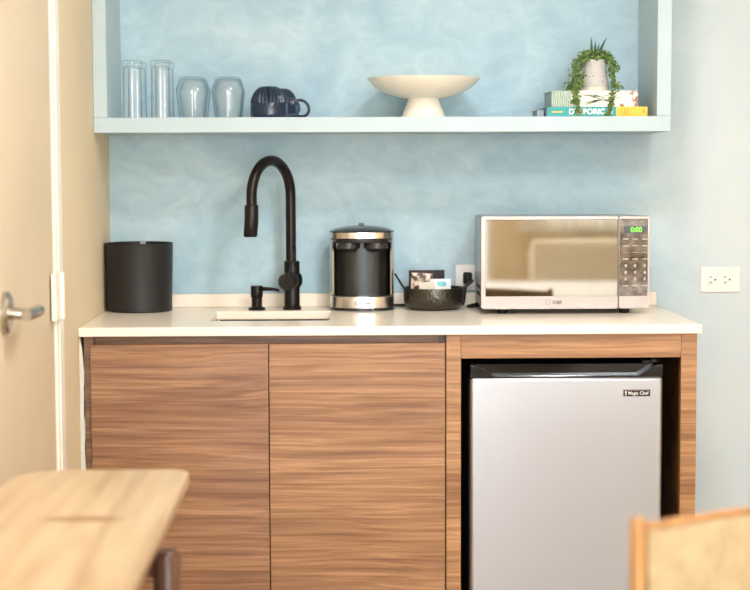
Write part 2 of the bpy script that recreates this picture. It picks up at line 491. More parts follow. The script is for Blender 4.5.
# ragged white scribe strip between the left wall and the cabinet
random.seed(4)
zs = [CT-.024-.9*i/60 for i in range(61)]; zs = [max(.002, z) for z in zs]
left = [(XL+.001, z) for z in zs]
right = [(XL+.0035+.0085*min(1, (i+1)/5)*(1 if i < 44 else .9)+random.uniform(-.0018, .0014), z) for i, z in enumerate(zs)]
bm = new(); rings(bm, [[(x, -.622, z) for x, z in left], [(x, -.622, z) for x, z in right]], False, False, closed=False)
g = bmesh.ops.extrude_face_region(bm, geom=bm.faces[:])
bmesh.ops.translate(bm, verts=[v for v in g['geom'] if isinstance(v, bmesh.types.BMVert)], vec=(0, .008, 0))
struct('trim_2', bm, 'caulk', smooth=False)

# ------------------------------------------------------------------ cabinets
TOPZ = CT-.0236
sc = thing('sink_cabinet', 'walnut two-door base cabinet under the sink, left of the small refrigerator', 'cabinet', (-.2, -.3, 0))
def L(bm, t):           # world mesh into the thing's own coordinates
    bmesh.ops.translate(bm, verts=bm.verts[:], vec=-Vector(t.location)); return bm
bm = new()
box(bm, -.662, -.644, -.600, -.02, .1, TOPZ); box(bm, .247, .2645, -.598, -.02, .1, TOPZ)
box(bm, -.644, .247, -.598, -.02, .1, .118)
box(bm, -.644, .247, -.03, -.02, .118, TOPZ)
box(bm, -.662, .2645, -.54, -.525, .0, .1)
obj('carcass', L(bm, sc), 'carcass', sc, smooth=False)
bm = new(); box(bm, -.6435, .2465, -.598, -.580, TOPZ-.075, TOPZ); obj('top_rail', L(bm, sc), 'filler', sc, smooth=False, label='recessed brown rail above the doors')
obj('filler_strip', L(rbox(-.6705, -.646, -.6135, -.6005, .1, TOPZ-.001, .001), sc), 'filler', sc)
obj('door', L(rbox(-.6535, -.1955, -.620, -.601, .105, CT-.046, .0012), sc), 'wood_a', sc)
obj('door', L(rbox(-.1930, .2625, -.620, -.601, .105, CT-.046, .0012), sc), 'wood_b', sc)

fc = thing('refrigerator_cabinet', 'walnut open surround framing the small refrigerator under the counter', 'cabinet', (.59, -.3, 0))
obj('side_panel', L(rbox(.2655, .3035, -.620, -.02, .0, TOPZ, .0012), fc), 'wood_c', fc)
obj('side_panel', L(rbox(.8765, .9175, -.620, -.595, .0, TOPZ, .0012), fc), 'wood_c', fc)
obj('side_panel', L(rbox(.897, .9175, -.5945, -.02, .0, TOPZ, .0012), fc), 'wood_c', fc)
obj('top_rail', L(rbox(.304, .876, -.619, -.600, CT-.0865, TOPZ, .001), fc), 'wood_d', fc)
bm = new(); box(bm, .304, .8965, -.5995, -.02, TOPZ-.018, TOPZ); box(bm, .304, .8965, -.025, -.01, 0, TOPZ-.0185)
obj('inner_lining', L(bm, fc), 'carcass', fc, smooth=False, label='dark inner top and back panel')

# countertop with sink cut-out
hx0, hx1, hy0, hy1 = -.360, -.037, -.460, -.170
ct = thing('countertop', 'glossy cream quartz worktop running over both walnut cabinets', 'countertop', (.12, -.3, CT-.0234))
bm = new()
xs = [XL+.0015, hx0, hx1, XR]; ys = [-.635, hy0, hy1, -.001]
top, bot = {}, {}
for i, x in enumerate(xs):
    for j, y in enumerate(ys):
        top[i, j] = bm.verts.new((x, y, CT)); bot[i, j] = bm.verts.new((x, y, CT-.0234))
for i in range(3):
    for j in range(3):
        if (i, j) == (1, 1): continue
        bm.faces.new((top[i, j], top[i+1, j], top[i+1, j+1], top[i, j+1]))
        bm.faces.new((bot[i, j], bot[i, j+1], bot[i+1, j+1], bot[i+1, j]))
for k in range(3):
    for a, b in (((k, 0), (k+1, 0)), ((k+1, 3), (k, 3)), ((0, k+1), (0, k)), ((3, k), (3, k+1))):
        bm.faces.new((bot[a], bot[b], top[b], top[a]))
for a, b in (((1, 1), (1, 2)), ((1, 2), (2, 2)), ((2, 2), (2, 1)), ((2, 1), (1, 1))):
    bm.faces.new((bot[a], bot[b], top[b], top[a]))
obj('slab', L(bm, ct), 'quartz', ct, bevel=.0025)
bm = rbox(XL+.002, .925, -.021, -.0015, CT+.0002, CT+.039, .002)
obj('backsplash', L(bm, ct), 'quartz', ct)

# sink basin under the cut-out
sk = thing('sink_basin', 'white undermount sink basin below the black tap', 'sink', (-.2, -.32, CT-.22))
bm = new()
o = rrect(hx0-.004, hx1+.004, hy0-.004, hy1+.004, .03); fl = rrect(hx0-.016, hx1+.016, hy0-.016, hy1+.016, .03)
b_ = rrect(hx0+.02, hx1-.02, hy0+.02, hy1-.02, .03)
rings(bm, [[(x, y, CT-.0245) for x, y in fl], [(x, y, CT-.0245) for x, y in o], [(x, y, CT-.17) for x, y in o], [(x, y, CT-.19) for x, y in b_]], False, True)
s = obj('basin', L(bm, sk), 'sink', sk)
m = s.modifiers.new('thick', 'SOLIDIFY'); m.thickness = .003; m.offset = -1
bm = new(); box(bm, hx0+.0005, hx1-.0005, hy1-.0022, hy1-.0004, CT-.0268, CT-.0238); box(bm, hx0+.0004, hx0+.0022, hy0+.0005, hy1-.0024, CT-.0268, CT-.0238); box(bm, hx1-.0022, hx1-.0004, hy0+.0005, hy1-.0024, CT-.0268, CT-.0238)
obj('gap_shade', L(bm, sk), 'slot', sk, smooth=False, label='dark strip painted as the shadow gap between worktop and basin')  # dark strip stands in for the shade in this gap
bm = lathe([(.03, CT-.1895), (.03, CT-.187), (.022, CT-.186), (.02, CT-.189)], 32, -.2, -.32)
obj('drain', L(bm, sk), 'steel', sk)

# ------------------------------------------------------------------ tap and soap dispenser
fx, fy = -.148, -.11
fa = thing('kitchen_faucet', 'tall black gooseneck pull-down tap behind the sink', 'faucet', (fx, fy, CT))
bm = lathe([(.0262, .0003), (.0262, .008), (.0245, .010), (.0225, .011), (.0225, .138), (.0215, .140), (.016, .1405)], 48)
obj('body', bm, 'bronze_black', fa)
dx, dy = -.52, -.854
pts = [(-.002, 0, .138), (-.002, 0, .20), (-.002, 0, .27)]
Ra = .099; zc = .329
for i in range(0, 25):
    a = PI*i/24
    s_ = Ra-Ra*math.cos(a); pts.append((-.002+dx*s_, dy*s_, zc+Ra*math.sin(a)))
e = 2*Ra
pts.append((-.002+dx*e, dy*e, .302))
bm = tube(new(), pts, .0148, 24)
obj('gooseneck', bm, 'bronze_black', fa)
hx, hy = -.002+dx*e, dy*e
bm = new(); tube(bm, [(hx, hy, .306), (hx, hy, .303), (hx-.001, hy-.002, .26), (hx-.004, hy-.004, .221), (hx-.004, hy-.004, .217)], [.0165, .0195, .0196, .0193, .017], 32)
sh = obj('spray_head', bm, 'bronze_black', fa)
bm = new(); tube(bm, [(hx-.001, hy-.0225, .27), (hx-.002, hy-.0232, .245)], .003, 12)
obj('spray_button', bm, 'matte_black', sh)
bm = new(); tube(bm, [(-.004, -.015, .085), (-.013, -.052, .083), (-.0135, -.056, .083)], [.0255, .0255, .0235], 36)
tube(bm, [(0, .0, .085), (.022, -.010, .085)], [.023, .020], 32)
hb = obj('handle_hub', bm, 'bronze_black', fa)
bm = new(); tube(bm, [(-.012, -.060, .084), (-.006, -.060, .11), (.006, -.058, .150), (.012, -.056, .176)], [.0040, .0038, .0036, .0040], 12)
obj('lever', bm, 'bronze_black', hb)

sd = thing('soap_dispenser', 'short black soap pump left of the tap', 'soap dispenser', (-.249, -.12, CT))
bm = lathe([(.0245, .0003), (.0245, .005), (.021, .008), (.0152, .010), (.0152, .034), (.0135, .036)], 40)
obj('collar', bm, 'bronze_black', sd)
bm = lathe([(.0168, .036), (.0175, .038), (.0175, .068), (.0165, .070)], 40)
obj('pump_head', bm, 'bronze_black', sd)
bm = new(); tube(bm, [(.012, -.0, .061), (.045, -.006, .060), (.060, -.009, .058), (.066, -.010, .055)], [.0062, .0052, .0042, .0034], 16)
obj('spout', bm, 'bronze_black', sd)

# ------------------------------------------------------------------ waste bin on the counter
wb = thing('waste_bin', 'round matte black bin standing on the counter against the left wall', 'bin', (-.5845, -.125, CT))
bm = lathe([(.088, .0005), (.0925, .002), (.0925, .02), (.0968, .192), (.0974, .1945), (.0962, .1955), (.0945, .194), (.0905, .02), (.0, .006)], 96)
obj('bucket', bm, 'bin_black', wb)
bm = rbox(-.008, .008, .089, .0925, .166, .1975, .001)
obj('rim_clip', bm, 'case_silver', wb, label='small grey clip inside the rim')

# ------------------------------------------------------------------ coffee maker
cm = thing('coffee_maker', 'black and silver two-cup coffee maker on the counter beside the tap', 'coffee maker', (.054, -.108, CT))
def plan(sx, sy, n=72, ex=2.6, cy=0):
    out = []
    for i in range(n):
        a = 2*PI*i/n; c, s = math.cos(a), math.sin(a)
        out.append((sx*math.copysign(abs(c)**(2/ex), c), cy+sy*math.copysign(abs(s)**(2/ex), s)))
    return out
def loft(levels, ex=2.6, cy=0, n=72, bm=None):
    bm = bm or new()
    rings(bm, [[(x, y, z) for x, y in plan(sx, sy, n, ex, cy)] for sx, sy, z in levels]); return bm
W_, D_ = .0928, .082
obj('foot_ring', loft([(W_-.002, D_-.002, .0003), (W_+.0022, D_+.002, .002), (W_+.0022, D_+.002, .0065), (W_, D_, .008)]), 'gloss_black', cm)
bs = obj('base_band', loft([(W_-.001, D_-.001, .0082), (W_, D_, .009), (W_, D_, .0405), (W_-.001, D_-.001, .0415)]), 'steel', cm, label='brushed silver base band')
lettering('lettering', 'Cuisinart', .0125, 'print_grey', bs, (.002, -D_-.0003, .0235), bold=.0004, width=.047)
obj('drip_plate', loft([(W_-.003, D_-.003, .0416), (W_-.003, D_-.003, .0445)]), 'gloss_black', cm)
obj('column', loft([(.0800, .048, .0447), (.0800, .048, .194)], 2.2, .026), 'matte_black', cm, label='dark rounded central column')
for s in (-1, 1):       # silver side walls running up to the head
    bm = new(); o = plan(W_, D_, 144); i_ = plan(W_-.0045, D_-.0045, 144)
    idx = [k for k in range(144) if (s*o[k][0] > 0) and -.046 < o[k][1] < .0765]
    idx.sort(key=lambda k: o[k][1])
    ring = [o[k] for k in idx]+[i_[k] for k in reversed(idx)]
    prism(bm, ring, .0446, .2035, 'XY'); obj('side_wall', bm, 'steel', cm, label='slim silver side wall')
obj('brew_head', loft([(W_-.0065, D_-.0065, .194), (W_-.006, D_-.0055, .196), (W_-.006, D_-.0055, .2035), (W_-.003, D_-.003, .206)]), 'matte_black', cm)
obj('head_band', loft([(W_-.001, D_-.001, .2062), (W_, D_, .207), (W_, D_, .2235), (W_-.001, D_-.001, .2242)]), 'steel', cm, label='bright silver band')
lid = obj('lid', loft([(W_+.0015, D_+.0015, .2244), (W_+.002, D_+.002, .2265), (W_-.004, D_-.004, .2295), (.074, .064, .235), (.045, .038, .2405), (.015, .012, .2425)]), 'gloss_black', cm)
obj('lid_tab', rbox(-.009, .007, -.012, .010, .2422, .2490, .002), 'tab_grey', lid)
for s in (-1, 1):
    obj('brew_spout', lathe([(.012, .1670), (.022, .1685), (.0300, .1760), (.0345, .1780), (.0350, .1900), (.0335, .1935)], 48, s*.0405, -.0395), 'spout_black', cm)

# ------------------------------------------------------------------ bowl of coffee packets
bw = thing('hammered_bowl', 'dark hammered metal bowl holding coffee packets beside the coffee maker', 'bowl', (.260, -.122, CT))
prof = [(.058, .0005), (.070, .003), (.0800, .010), (.0852, .020), (.0868, .036), (.0872, .0615), (.0868, .0635), (.0850, .0635), (.0842, .0600), (.0830, .036), (.079, .022), (.070, .011), (.05, .006), (.0, .005)]
obj('bowl_body', lathe(prof, 96), 'bowl', bw)
bm = tube(new(), [(-.083, -.012, .058), (-.092, -.014, .072), (-.112, -.018, .104)], [.003, .0032, .0030], 12)
obj('bowl_handle', bm, 'matte_black', bw)
bm = tube(new(), [(.083, -.012, .058), (.094, -.012, .068), (.114, -.014, .084)], [.0036, .0036, .0038], 12)
obj('bowl_handle', bm, 'matte_black', bw)

def packet(name, label, w, h, d, mat, loc, rot):
    bm = new(); nx, nz = 16, 12; F, B = {}, {}
    for i in range(nx+1):
        for j in range(nz+1):
            u, v = i/nx, j/nz
            pf = (max(0, math.sin(PI*u))**.5)*(max(0, math.sin(PI*v))**.7)
            wr = .0012*math.sin(9*u*PI+3*v)*math.sin(7*v+2)
            x, z = (u-.5)*w, (v)*h
            F[i, j] = bm.verts.new((x, -d*.5*pf-.0004+wr*pf, z)); B[i, j] = bm.verts.new((x, d*.5*pf+.0004, z))
    for i in range(nx):
        for j in range(nz):
            bm.faces.new((F[i, j], F[i+1, j], F[i+1, j+1], F[i, j+1])); bm.faces.new((B[i, j], B[i, j+1], B[i+1, j+1], B[i+1, j]))
    edge = [(i, 0) for i in range(nx)]+[(nx, j) for j in range(nz)]+[(i, nz) for i in range(nx, 0, -1)]+[(0, j) for j in range(nz, 0, -1)]
    for a, b in zip(edge, edge[1:]+edge[:1]):
        bm.faces.new((F[a], B[a], B[b], F[b]))
    o = obj(name, bm, mat); o.location = loc; o.rotation_euler = rot
    return tag(o, label, 'packet', 'packets in the hammered bowl')
packet('coffee_packet', 'dark brown coffee packet standing highest at the back of the bowl', .104, .098, .012, 'packet_black', (.2425, -.088, CT+.0125), (R(-4), R(0), R(2)))
packet('coffee_packet', 'brown and cream printed packet at the left in front of the dark packet', .062, .092, .010, 'packet_photo', (.2230, -.116, CT+.0125), (R(5), R(3), R(-4)))
pk = packet('sweetener_packet', 'white packet with teal print at the right front of the bowl', .060, .076, .007, 'packet_white', (.2800, -.142, CT+.0125), (R(-3), R(-1), R(3)))
bm = new()
prism(bm, rrect(-.010, .017, .056, .069, .0055), -.0046, -.0051)
obj('printed_mark', bm, 'packet_teal', pk, label='teal printed patch')
packet('creamer_packet', 'small cream packet low between the printed and white packets', .046, .071, .008, 'pot_foot', (.2440, -.150, CT+.0110), (R(6), R(-6), R(8)))

# ------------------------------------------------------------------ wall outlets, plug and cord
def outlet(name, label, x, z, slots=True):
    t_ = thing(name, label, 'wall outlet', (x, -.0005, CT+z))
    obj('face_plate', rbox(-.0585, .0585, -.0055, 0, -.0375, .0375, .002), 'outlet', t_)
    for s in (-1, 1):
        cx = s*.0215-.003
        pts = []
        for i in range(40):
            a = 2*PI*i/40; px = max(-.0145, min(.0145, .0178*math.cos(a))); pts.append((cx+px, .0178*math.sin(a)))
        so = obj('socket', prism(new(), pts, -.0056, -.0078), 'outlet', t_, bevel=.0006)
        bm = new(); box(bm, cx-.008, cx+.001, -.0081, -.0079, .0066, .0086)
        box(bm, cx-.008, cx+.001, -.0081, -.0079, -.0086, -.0066); box(bm, cx-.0047, cx-.0027, -.0081, -.0079, -.0125, -.0086)
        tube(bm, [(cx+.0095, -.0079, 0), (cx+.0095, -.0082, 0)], .0028, 16)
        obj('socket_slots', bm, 'slot', so)
    bm = new(); tube(bm, [(0, -.0056, 0), (0, -.0064, 0)], .003, 16); obj('screw', bm, 'outlet', t_)
    return t_
outlet('wall_outlet', 'ivory double socket outlet on the bare wall right of the counter', 1.1155, .0735)
outlet('wall_outlet', 'white outlet with plugs in it behind the microwave and bowl', .3900, .0830)
def plug(label, x, z, cord):
    t_ = thing('power_plug', label, 'plug', (x, -.009, CT+z), group='power plugs')
    obj('plug_body', rbox(-.0125, .0125, -.030, .0, -.0165, .0165, .004), 'rubber', t_)
    cd = [(p[0]-x, p[1]+.009, p[2]-z) for p in cord]
    obj('cord', tube(new(), cd, .0034, 12), 'rubber', t_)
def smoothpath(p, k=6):
    out = []
    P = [p[0]]+p+[p[-1]]
    for a, b, c, d in zip(P, P[1:], P[2:], P[3:]):
        for i in range(k):
            t = i/k
            out.append(tuple(.5*((2*b[j])+(-a[j]+c[j])*t+(2*a[j]-5*b[j]+4*c[j]-d[j])*t*t+(-a[j]+3*b[j]-3*c[j]+d[j])*t**3) for j in range(3)))
    out.append(p[-1]); return out
plug('black plug in the left socket nearest the bowl', .3655, .083, smoothpath([(.3655, -.038, .083), (.3655, -.052, .080), (.356, -.062, .05), (.352, -.060, .015), (.342, -.05, .006), (.300, -.03, .0045), (.200, -.0265, .0045), (.15, -.0265, .0045)]))
plug('black plug half hidden by the microwave corner', .4085, .083, smoothpath([(.4085, -.038, .083), (.4085, -.052, .080), (.408, -.05, .045), (.395, -.045, .012), (.375, -.048, .0055), (.362, -.075, .0045), (.366, -.100, .0045), (.380, -.09, .0045), (.395, -.06, .0048), (.42, -.035, .0048), (.45, -.03, .0048)]))

# ------------------------------------------------------------------ microwave
mw = thing('microwave', 'silver microwave with a mirrored door at the right end of the counter', 'microwave', (.615, -.16, CT))
x0, x1 = -.2335, .2350; z0, z1 = .0145, .272
obj('casing', rbox(x0+.004, x1-.004, -.125, .108, z0+.002, z1-.002, .004), 'case_silver', mw)
bm = new()
for k in range(7): box(bm, x0+.0032, x0+.0042, -.09+.02*k, -.078+.02*k, .045, .055); box(bm, x0+.0032, x0+.0042, -.09+.02*k, -.078+.02*k, .065, .075)
obj('side_vent', bm, 'slot', mw, smooth=False)
xs_ = .1475      # split between door and control panel
def frame(x0, x1, z0, z1, ix0, ix1, iz0, iz1, y0, y1):
    bm = new(); o = rrect(x0, x1, z0, z1, .007); i_ = rrect(ix0, ix1, iz0, iz1, .002)
    a = [(x, y0, z) for x, z in o]; b = [(x, y0, z) for x, z in i_]
    c = [(x, y1, z) for x, z in i_]; d = [(x, y1, z) for x, z in o]
    rings(bm, [a, b, c, d, a], False, False); bmesh.ops.remove_doubles(bm, verts=bm.verts[:], dist=1e-6); return bm
dr = obj('door', frame(x0, xs_-.0006, z0, z1, x0+.0125, xs_-.002, .0500, z1-.0095, -.150, -.126), 'rose_silver', mw, bevel=.0015, label='door with brushed silver frame')
obj('mirrored_glass', rbox(x0+.0127, xs_-.0022, -.1485, -.128, .0502, z1-.0097, .0005), 'mirror', dr, label='mirrored brown-tinted glass')
lettering('lettering', 'CHEF', .0125, 'print_grey', dr, (-.022, -.1505, .0325), bold=.0004, width=.026)
bm = new()           # outline mark left of the letters: a small bulb-shaped hat
hatp = [(-.0485+.0062*math.cos(a)*(1+.25*abs(math.sin(2*a))), -.1502, .0348+.0058*math.sin(a)) for a in [PI*(-.32)+i*PI*1.64/20 for i in range(21)]]
tube(bm, hatp, .0005, 6); box(bm, -.0515, -.0455, -.1506, -.1500, .0268, .0280)
obj('emblem', bm, 'print_grey', dr)
cp = obj('control_panel', frame(xs_+.0006, x1, z0, z1, xs_+.0035, x1-.0065, .0500, z1-.0095, -.150, -.126), 'rose_silver', mw, bevel=.0015, label='control panel with silver surround')
obj('panel_face', rbox(xs_+.0037, x1-.0067, -.1485, -.128, .0502, z1-.0097, .0005), 'dark_mirror', cp, label='dark chrome panel face')
dp = obj('display', rbox(.163, .2245, -.1496, -.1486, .2235, .2440, .0003), 'lcd', cp)
lettering('digits', '0:00', .0195, 'lcd_green', dp, (.1965, -.1500, .2336), bold=.0001, width=.031)
random.seed(2)
for r_ in range(8):
    for c_ in range(3):
        zz = .208-.0185*r_; xx = .168+.0265*c_
        if r_ in (2,):
            w, hh = .020, .0012
        elif r_ in (4, 5, 6): w, hh = .006, .0075
        else: w, hh = .015, .0035
        bm = rbox(xx-w/2, xx+w/2, -.1492, -.1486, zz-hh/2, zz+hh/2, 0)
        obj('button', bm, 'print_pale', cp, smooth=False)
for sx in (-.17, .17):
    for sy in (-.115, .09):
        obj('foot', lathe([(.012, .0003), (.014, .002), (.015, .016)], 24, sx, sy), 'rubber', mw)

# ------------------------------------------------------------------ small refrigerator
fr = thing('mini_refrigerator', 'small stainless refrigerator in the walnut opening under the counter', 'refrigerator', (.581, -.3, 0))
fx0, fx1 = .329, .833
obj('cabinet_body', L(rbox(fx0+.004, fx1-.004, -.54, -.06, .015, CT-.108, .006), fr), 'matte_black', fr)
obj('door', L(rbox(fx0, fx1, -.6015, -.545, .05, CT-.1395, .009, 4), fr), 'steel_v', fr, label='brushed stainless door')
bm = new()
box(bm, fx0, fx1, -.572, -.545, CT-.139, CT-.1065)
box(bm, fx0+.05, fx1-.05, -.600, -.572, CT-.139, CT-.1345)
for s in (1, -1):
    e = fx0 if s == 1 else fx1
    pts = [(e, CT-.139), (e, CT-.1065), (e+s*.018, CT-.1075), (e+s*.030, CT-.114), (e+s*.050, CT-.127), (e+s*.060, CT-.1325), (e+s*.064, CT-.139)]
    prism(bm, pts, -.600, -.572)
hd = obj('handle_trim', L(bm, fr), 'gloss_black', fr, bevel=.0015, label='glossy black recessed handle strip on the top of the door')
bm = rbox(fx1-.052, fx1-.006, -.585, -.53, CT-.1062, CT-.0965, .004)
box(bm, fx1-.03, fx1-.018, -.598, -.53, CT-.0985, CT-.0935)
obj('hinge_cover', L(bm, fr), 'gloss_black', fr)
bd = obj('badge', L(rbox(.7285, .8005, -.6035, -.6012, CT-.1905, CT-.1705, .0008), fr), 'rose_silver', fr)
obj('badge_field', L(rbox(.7300, .7990, -.6040, -.6036, CT-.1895, CT-.1740, 0), fr), 'badge', bd)
lo = Vector(fr.location)
lettering('lettering', 'Magic Chef', .0118, 'white_ink', bd, (.7680-lo.x, -.6043-lo.y, CT-.1818), bold=.0001, width=.053)
bm = new(); tube(bm, [(.7355, -.6043, CT-.1785), (.7355, -.6047, CT-.1785)], .0026, 12); box(bm, .7343, .7367, -.6047, -.6042, CT-.1875, CT-.1795)
obj('emblem', L(bm, fr), 'white_ink', bd)
for sx in (fx0+.05, fx1-.05):
    obj('foot', L(lathe([(.015, .0003), (.015, .016)], 16, sx, -.5), fr), 'rubber', fr)

# ------------------------------------------------------------------ wall shelf
SY = -.303; SB, ST = CT+.505, CT+.5465
sh = thing('wall_shelf', 'pale blue open box shelf fixed above the counter', 'shelf', (.11, -.15, SB))
SX0, SX1 = XL+.0012, .9060
obj('bottom_board', L(rbox(SX0, SX1, SY, -.001, SB, ST, .0012), sh), 'shelf', sh)
obj('side_panel', L(rbox(SX0, -.6445, SY, -.001, ST+.0003, ST+.66, .0012), sh), 'shelf', sh)
obj('side_panel', L(rbox(.8670, SX1, SY, -.001, ST+.0003, ST+.66, .0012), sh), 'shelf', sh)
obj('top_board', L(rbox(SX0, SX1, SY, -.001, ST+.6603, ST+.70, .0012), sh), 'shelf', sh)

# ------------------------------------------------------------------ glasses (stored upside down)
def flute(k, a): return 1+.012*math.cos(14*a)
tall_out = [(.0270, 0), (.0272, .004), (.0262, .06), (.0258, .120), (.0262, .140), (.0272, .143), (.0286, .146), (.0288, .154), (.0280, .1575), (.0255, .1585)]
tall_in = [(.0, .143), (.020, .1425), (.0236, .140), (.0243, .12), (.0247, .06), (.0258, .004), (.0259, .0)]
g0 = thing('tall_glass', 'tall clear tumbler upside down, front row, first from the shelf side', 'glass', (-.5820, -.248, ST+.0004), group='tall tumblers on the shelf')
def glass_mesh(name, po, pi_, root, n=56):
    # one closed skin: inside bottom -> inner rim -> outer rim -> outer foot
    prof_ = [(0.0001, pi_[0][1])]+list(pi_[1:])+list(po)+[(0.0001, po[-1][1])]
    return obj(name, lathe(prof_, n), 'glass', root, angle=40)
glass_mesh('tumbler', tall_out, tall_in, g0)
dup(g0, (-.5040, -.248, ST+.0004), 'tall clear tumbler upside down, front row, second from the shelf side')
dup(g0, (-.5800, -.150, ST+.0004), 'tall clear tumbler standing behind the first tall front tumbler')
dup(g0, (-.5030, -.150, ST+.0004), 'tall clear tumbler standing behind the second tall front tumbler')
sh_out = [(.0362, 0), (.0366, .004), (.0405, .035), (.0442, .066), (.0450, .074), (.0448, .079), (.0438, .083), (.0345, .1110), (.0330, .1122), (.0300, .1125)]
sh_in = [(.0, .108), (.028, .1075), (.0325, .1055), (.0422, .083), (.0434, .075), (.0427, .066), (.0390, .035), (.0352, .004), (.0350, 0)]
g1 = thing('stemless_glass', 'short clear angular glass upside down, front row, nearer the tall tumblers', 'glass', (-.4170, -.243, ST+.0004), group='short glasses on the shelf')
glass_mesh('goblet', sh_out, sh_in, g1)
dup(g1, (-.3185, -.243, ST+.0004), 'short clear angular glass upside down, front row, nearer the dark mugs')
dup(g1, (-.4190, -.130, ST+.0004), 'short clear angular glass behind the front glass nearer the tall tumblers')
dup(g1, (-.3210, -.130, ST+.0004), 'short clear angular glass behind the front glass nearer the dark mugs')

# ------------------------------------------------------------------ mugs
def mugmod(prof, n):
    def f(k, a):
        z = prof[k][1]
        w = max(0, min(1, (z-.040)/.004))*max(0, min(1, (.0865-z)/.01))
        return 1+.12*w*abs(math.cos(n*a/2))-.075*w
    return f
mp_ = [(.0500, 0), (.0515, .002), (.0520, .010), (.0520, .0300), (.0512, .0395), (.0508, .0410), (.0500, .0440), (.0470, .0560), (.0420, .0675), (.0360, .0765), (.0290, .0835), (.0245, .0862), (.0235, .0870), (.0215, .0870), (.0205, .0855), (.0, .0855)]
def mug(loc, label):
    t_ = thing('mug', label, 'mug', loc, group='dark mugs on the shelf')
    bm = lathe(mp_, 168, mod=mugmod(mp_, 26), cap0=False)
    lathe([(.0500, 0), (.048, .001), (.048, .030), (.045, .045), (.034, .072), (.02, .080), (.0, .081)], 168, bm=bm, cap0=False)
    bmesh.ops.remove_doubles(bm, verts=bm.verts[:], dist=1e-5)
    obj('cup', bm, 'navy', t_, angle=60)
    p = smoothpath([(.044, 0, .052), (.058, 0, .0545), (.074, 0, .049), (.0835, 0, .034), (.0820, 0, .018), (.071, 0, .0085), (.056, 0, .0085), (.0500, 0, .0100)])
    obj('handle', tube(new(), p, .0042, 14), 'navy', t_)
    return t_
m0 = mug((-.2055, -.215, ST+.0004), 'front dark navy ribbed mug stored upside down')
dup(m0, (-.1800, -.090, ST+.0004), 'rear dark navy mug half hidden behind the front mug', rz=R(-4))

# ------------------------------------------------------------------ cake stand
prof = [(.0630, .0004), (.0632, .002), (.0560, .020), (.0480, .038), (.0440, .050), (.0425, .0560),
        (.0600, .0575), (.0850, .0635), (.1120, .0745), (.1360, .0905), (.1500, .1060), (.1585, .1170), (.1592, .1185), (.1580, .1192),
        (.1560, .1180), (.1480, .1090), (.1300, .0950), (.1000, .0820), (.0600, .0740), (.0, .0720)]
ck = thing('pedestal_bowl', 'cream ceramic pedestal bowl in the middle of the shelf', 'bowl', (.2295, -.165, ST))
prof = [(a, b if b < .057 else .0565+(b-.0565)*.90) for a, b in prof]
obj('dish', lathe(prof[5:], 96), 'cream', ck)
obj('pedestal', lathe(prof[:5]+[(.0425, .0559)], 72), 'cream', ck)

# ------------------------------------------------------------------ books
def book(name, label, x0, x1, y0, y1, z, h, mat, rz=0):
    cx, cy = (x0+x1)/2, (y0+y1)/2
    t_ = thing(name, label, 'book', (cx, cy, z), R(rz))
    w, d = (x1-x0)/2, (y1-y0)/2
    bm = new(); box(bm, -w, w, -d, d, 0, .002); box(bm, -w, w, -d, d, h-.002, h); box(bm, -w, w, -d, -d+.002, .002, h-.002)
    obj('cover', bm, mat, t_, smooth=False)
    obj('pages', rbox(-w+.003, w-.003, -d+.0022, d-.003, .0022, h-.0022, 0), 'pages', t_, smooth=False)
    return t_
b1 = book('book', 'teal and yellow book lying flat at the bottom of the stack', .5680, .8475, -.262, -.06, ST+.0003, .0270, 'teal')
w = .13975; d = .101
obj('spine_block', rbox(.0535, w+.0006, -d-.0006, d, -.0, .0274, 0), 'yellow', b1, smooth=False, label='yellow end of the spine')
lettering('title_lettering', "D'ESPORIC N", .0205, 'white_ink', b1, (-.0175, -d-.0006, .0135), bold=.0009, width=.122)
bm = new(); box(bm, -.126, -.096, -d-.0008, -d-.0004, .0115, .0150); obj('author_line', bm, 'yellow', b1, smooth=False, label='pale yellow line of small print')
bm = new()
for x in (.068, .076, .083): box(bm, x, x+.0022, -d-.0012, -d-.0007, .005, .022)
obj('spine_print', bm, 'orange_ink', b1, smooth=False, label='small orange lines of print')
bm = new(); box(bm, .128, .133, -d-.0012, -d-.0007, .010, .020); obj('publisher_mark', bm, 'orange_ink', b1, smooth=False)
b2 = book('book', 'white book with green palm pattern lying on the teal book', .5810, .8220, -.258, -.07, ST+.0280, .0440, 'book_white')
fr_ = new(); rn = random.Random(5)
for k in range(18):
    side = -1 if k < 11 else 1
    a = R(-38+76*((k if side < 0 else k-11)+rn.random()*.5)/(11 if side < 0 else 7)); ln = (.078 if side < 0 else .045)*rn.uniform(.8, 1.05)
    cx_, cz_ = .026+rn.uniform(-.012, .012), .022+rn.uniform(-.005, .005)
    p0 = Vector((cx_, -.0945, cz_)); p2 = Vector((cx_+side*ln*math.cos(a), -.0945, max(.003, min(.0415, cz_+.75*ln*math.sin(a))))); mid = p0.lerp(p2, .5)
    nrm_ = Vector((-(p2-p0).z, 0, (p2-p0).x)).normalized()*rn.uniform(.0007, .0013)
    vs_ = [fr_.verts.new(q) for q in (p0, mid-nrm_, p2, mid+nrm_)]; fr_.faces.new(vs_)
obj('printed_fronds', fr_, 'frond_ink', b2, smooth=False, label='green palm fronds printed on the spine')
bm = new(); box(bm, .086, .104, -.0948, -.0942, .010, .033)
pl = obj('spine_label', bm, 'white_ink', b2, smooth=False)
# grey booklet seen past the left end of the teal book
book('booklet', 'thin grey booklet lying at the left end of the teal book', .5480, .5670, -.20, -.06, ST+.0003, .0210, 'pages')

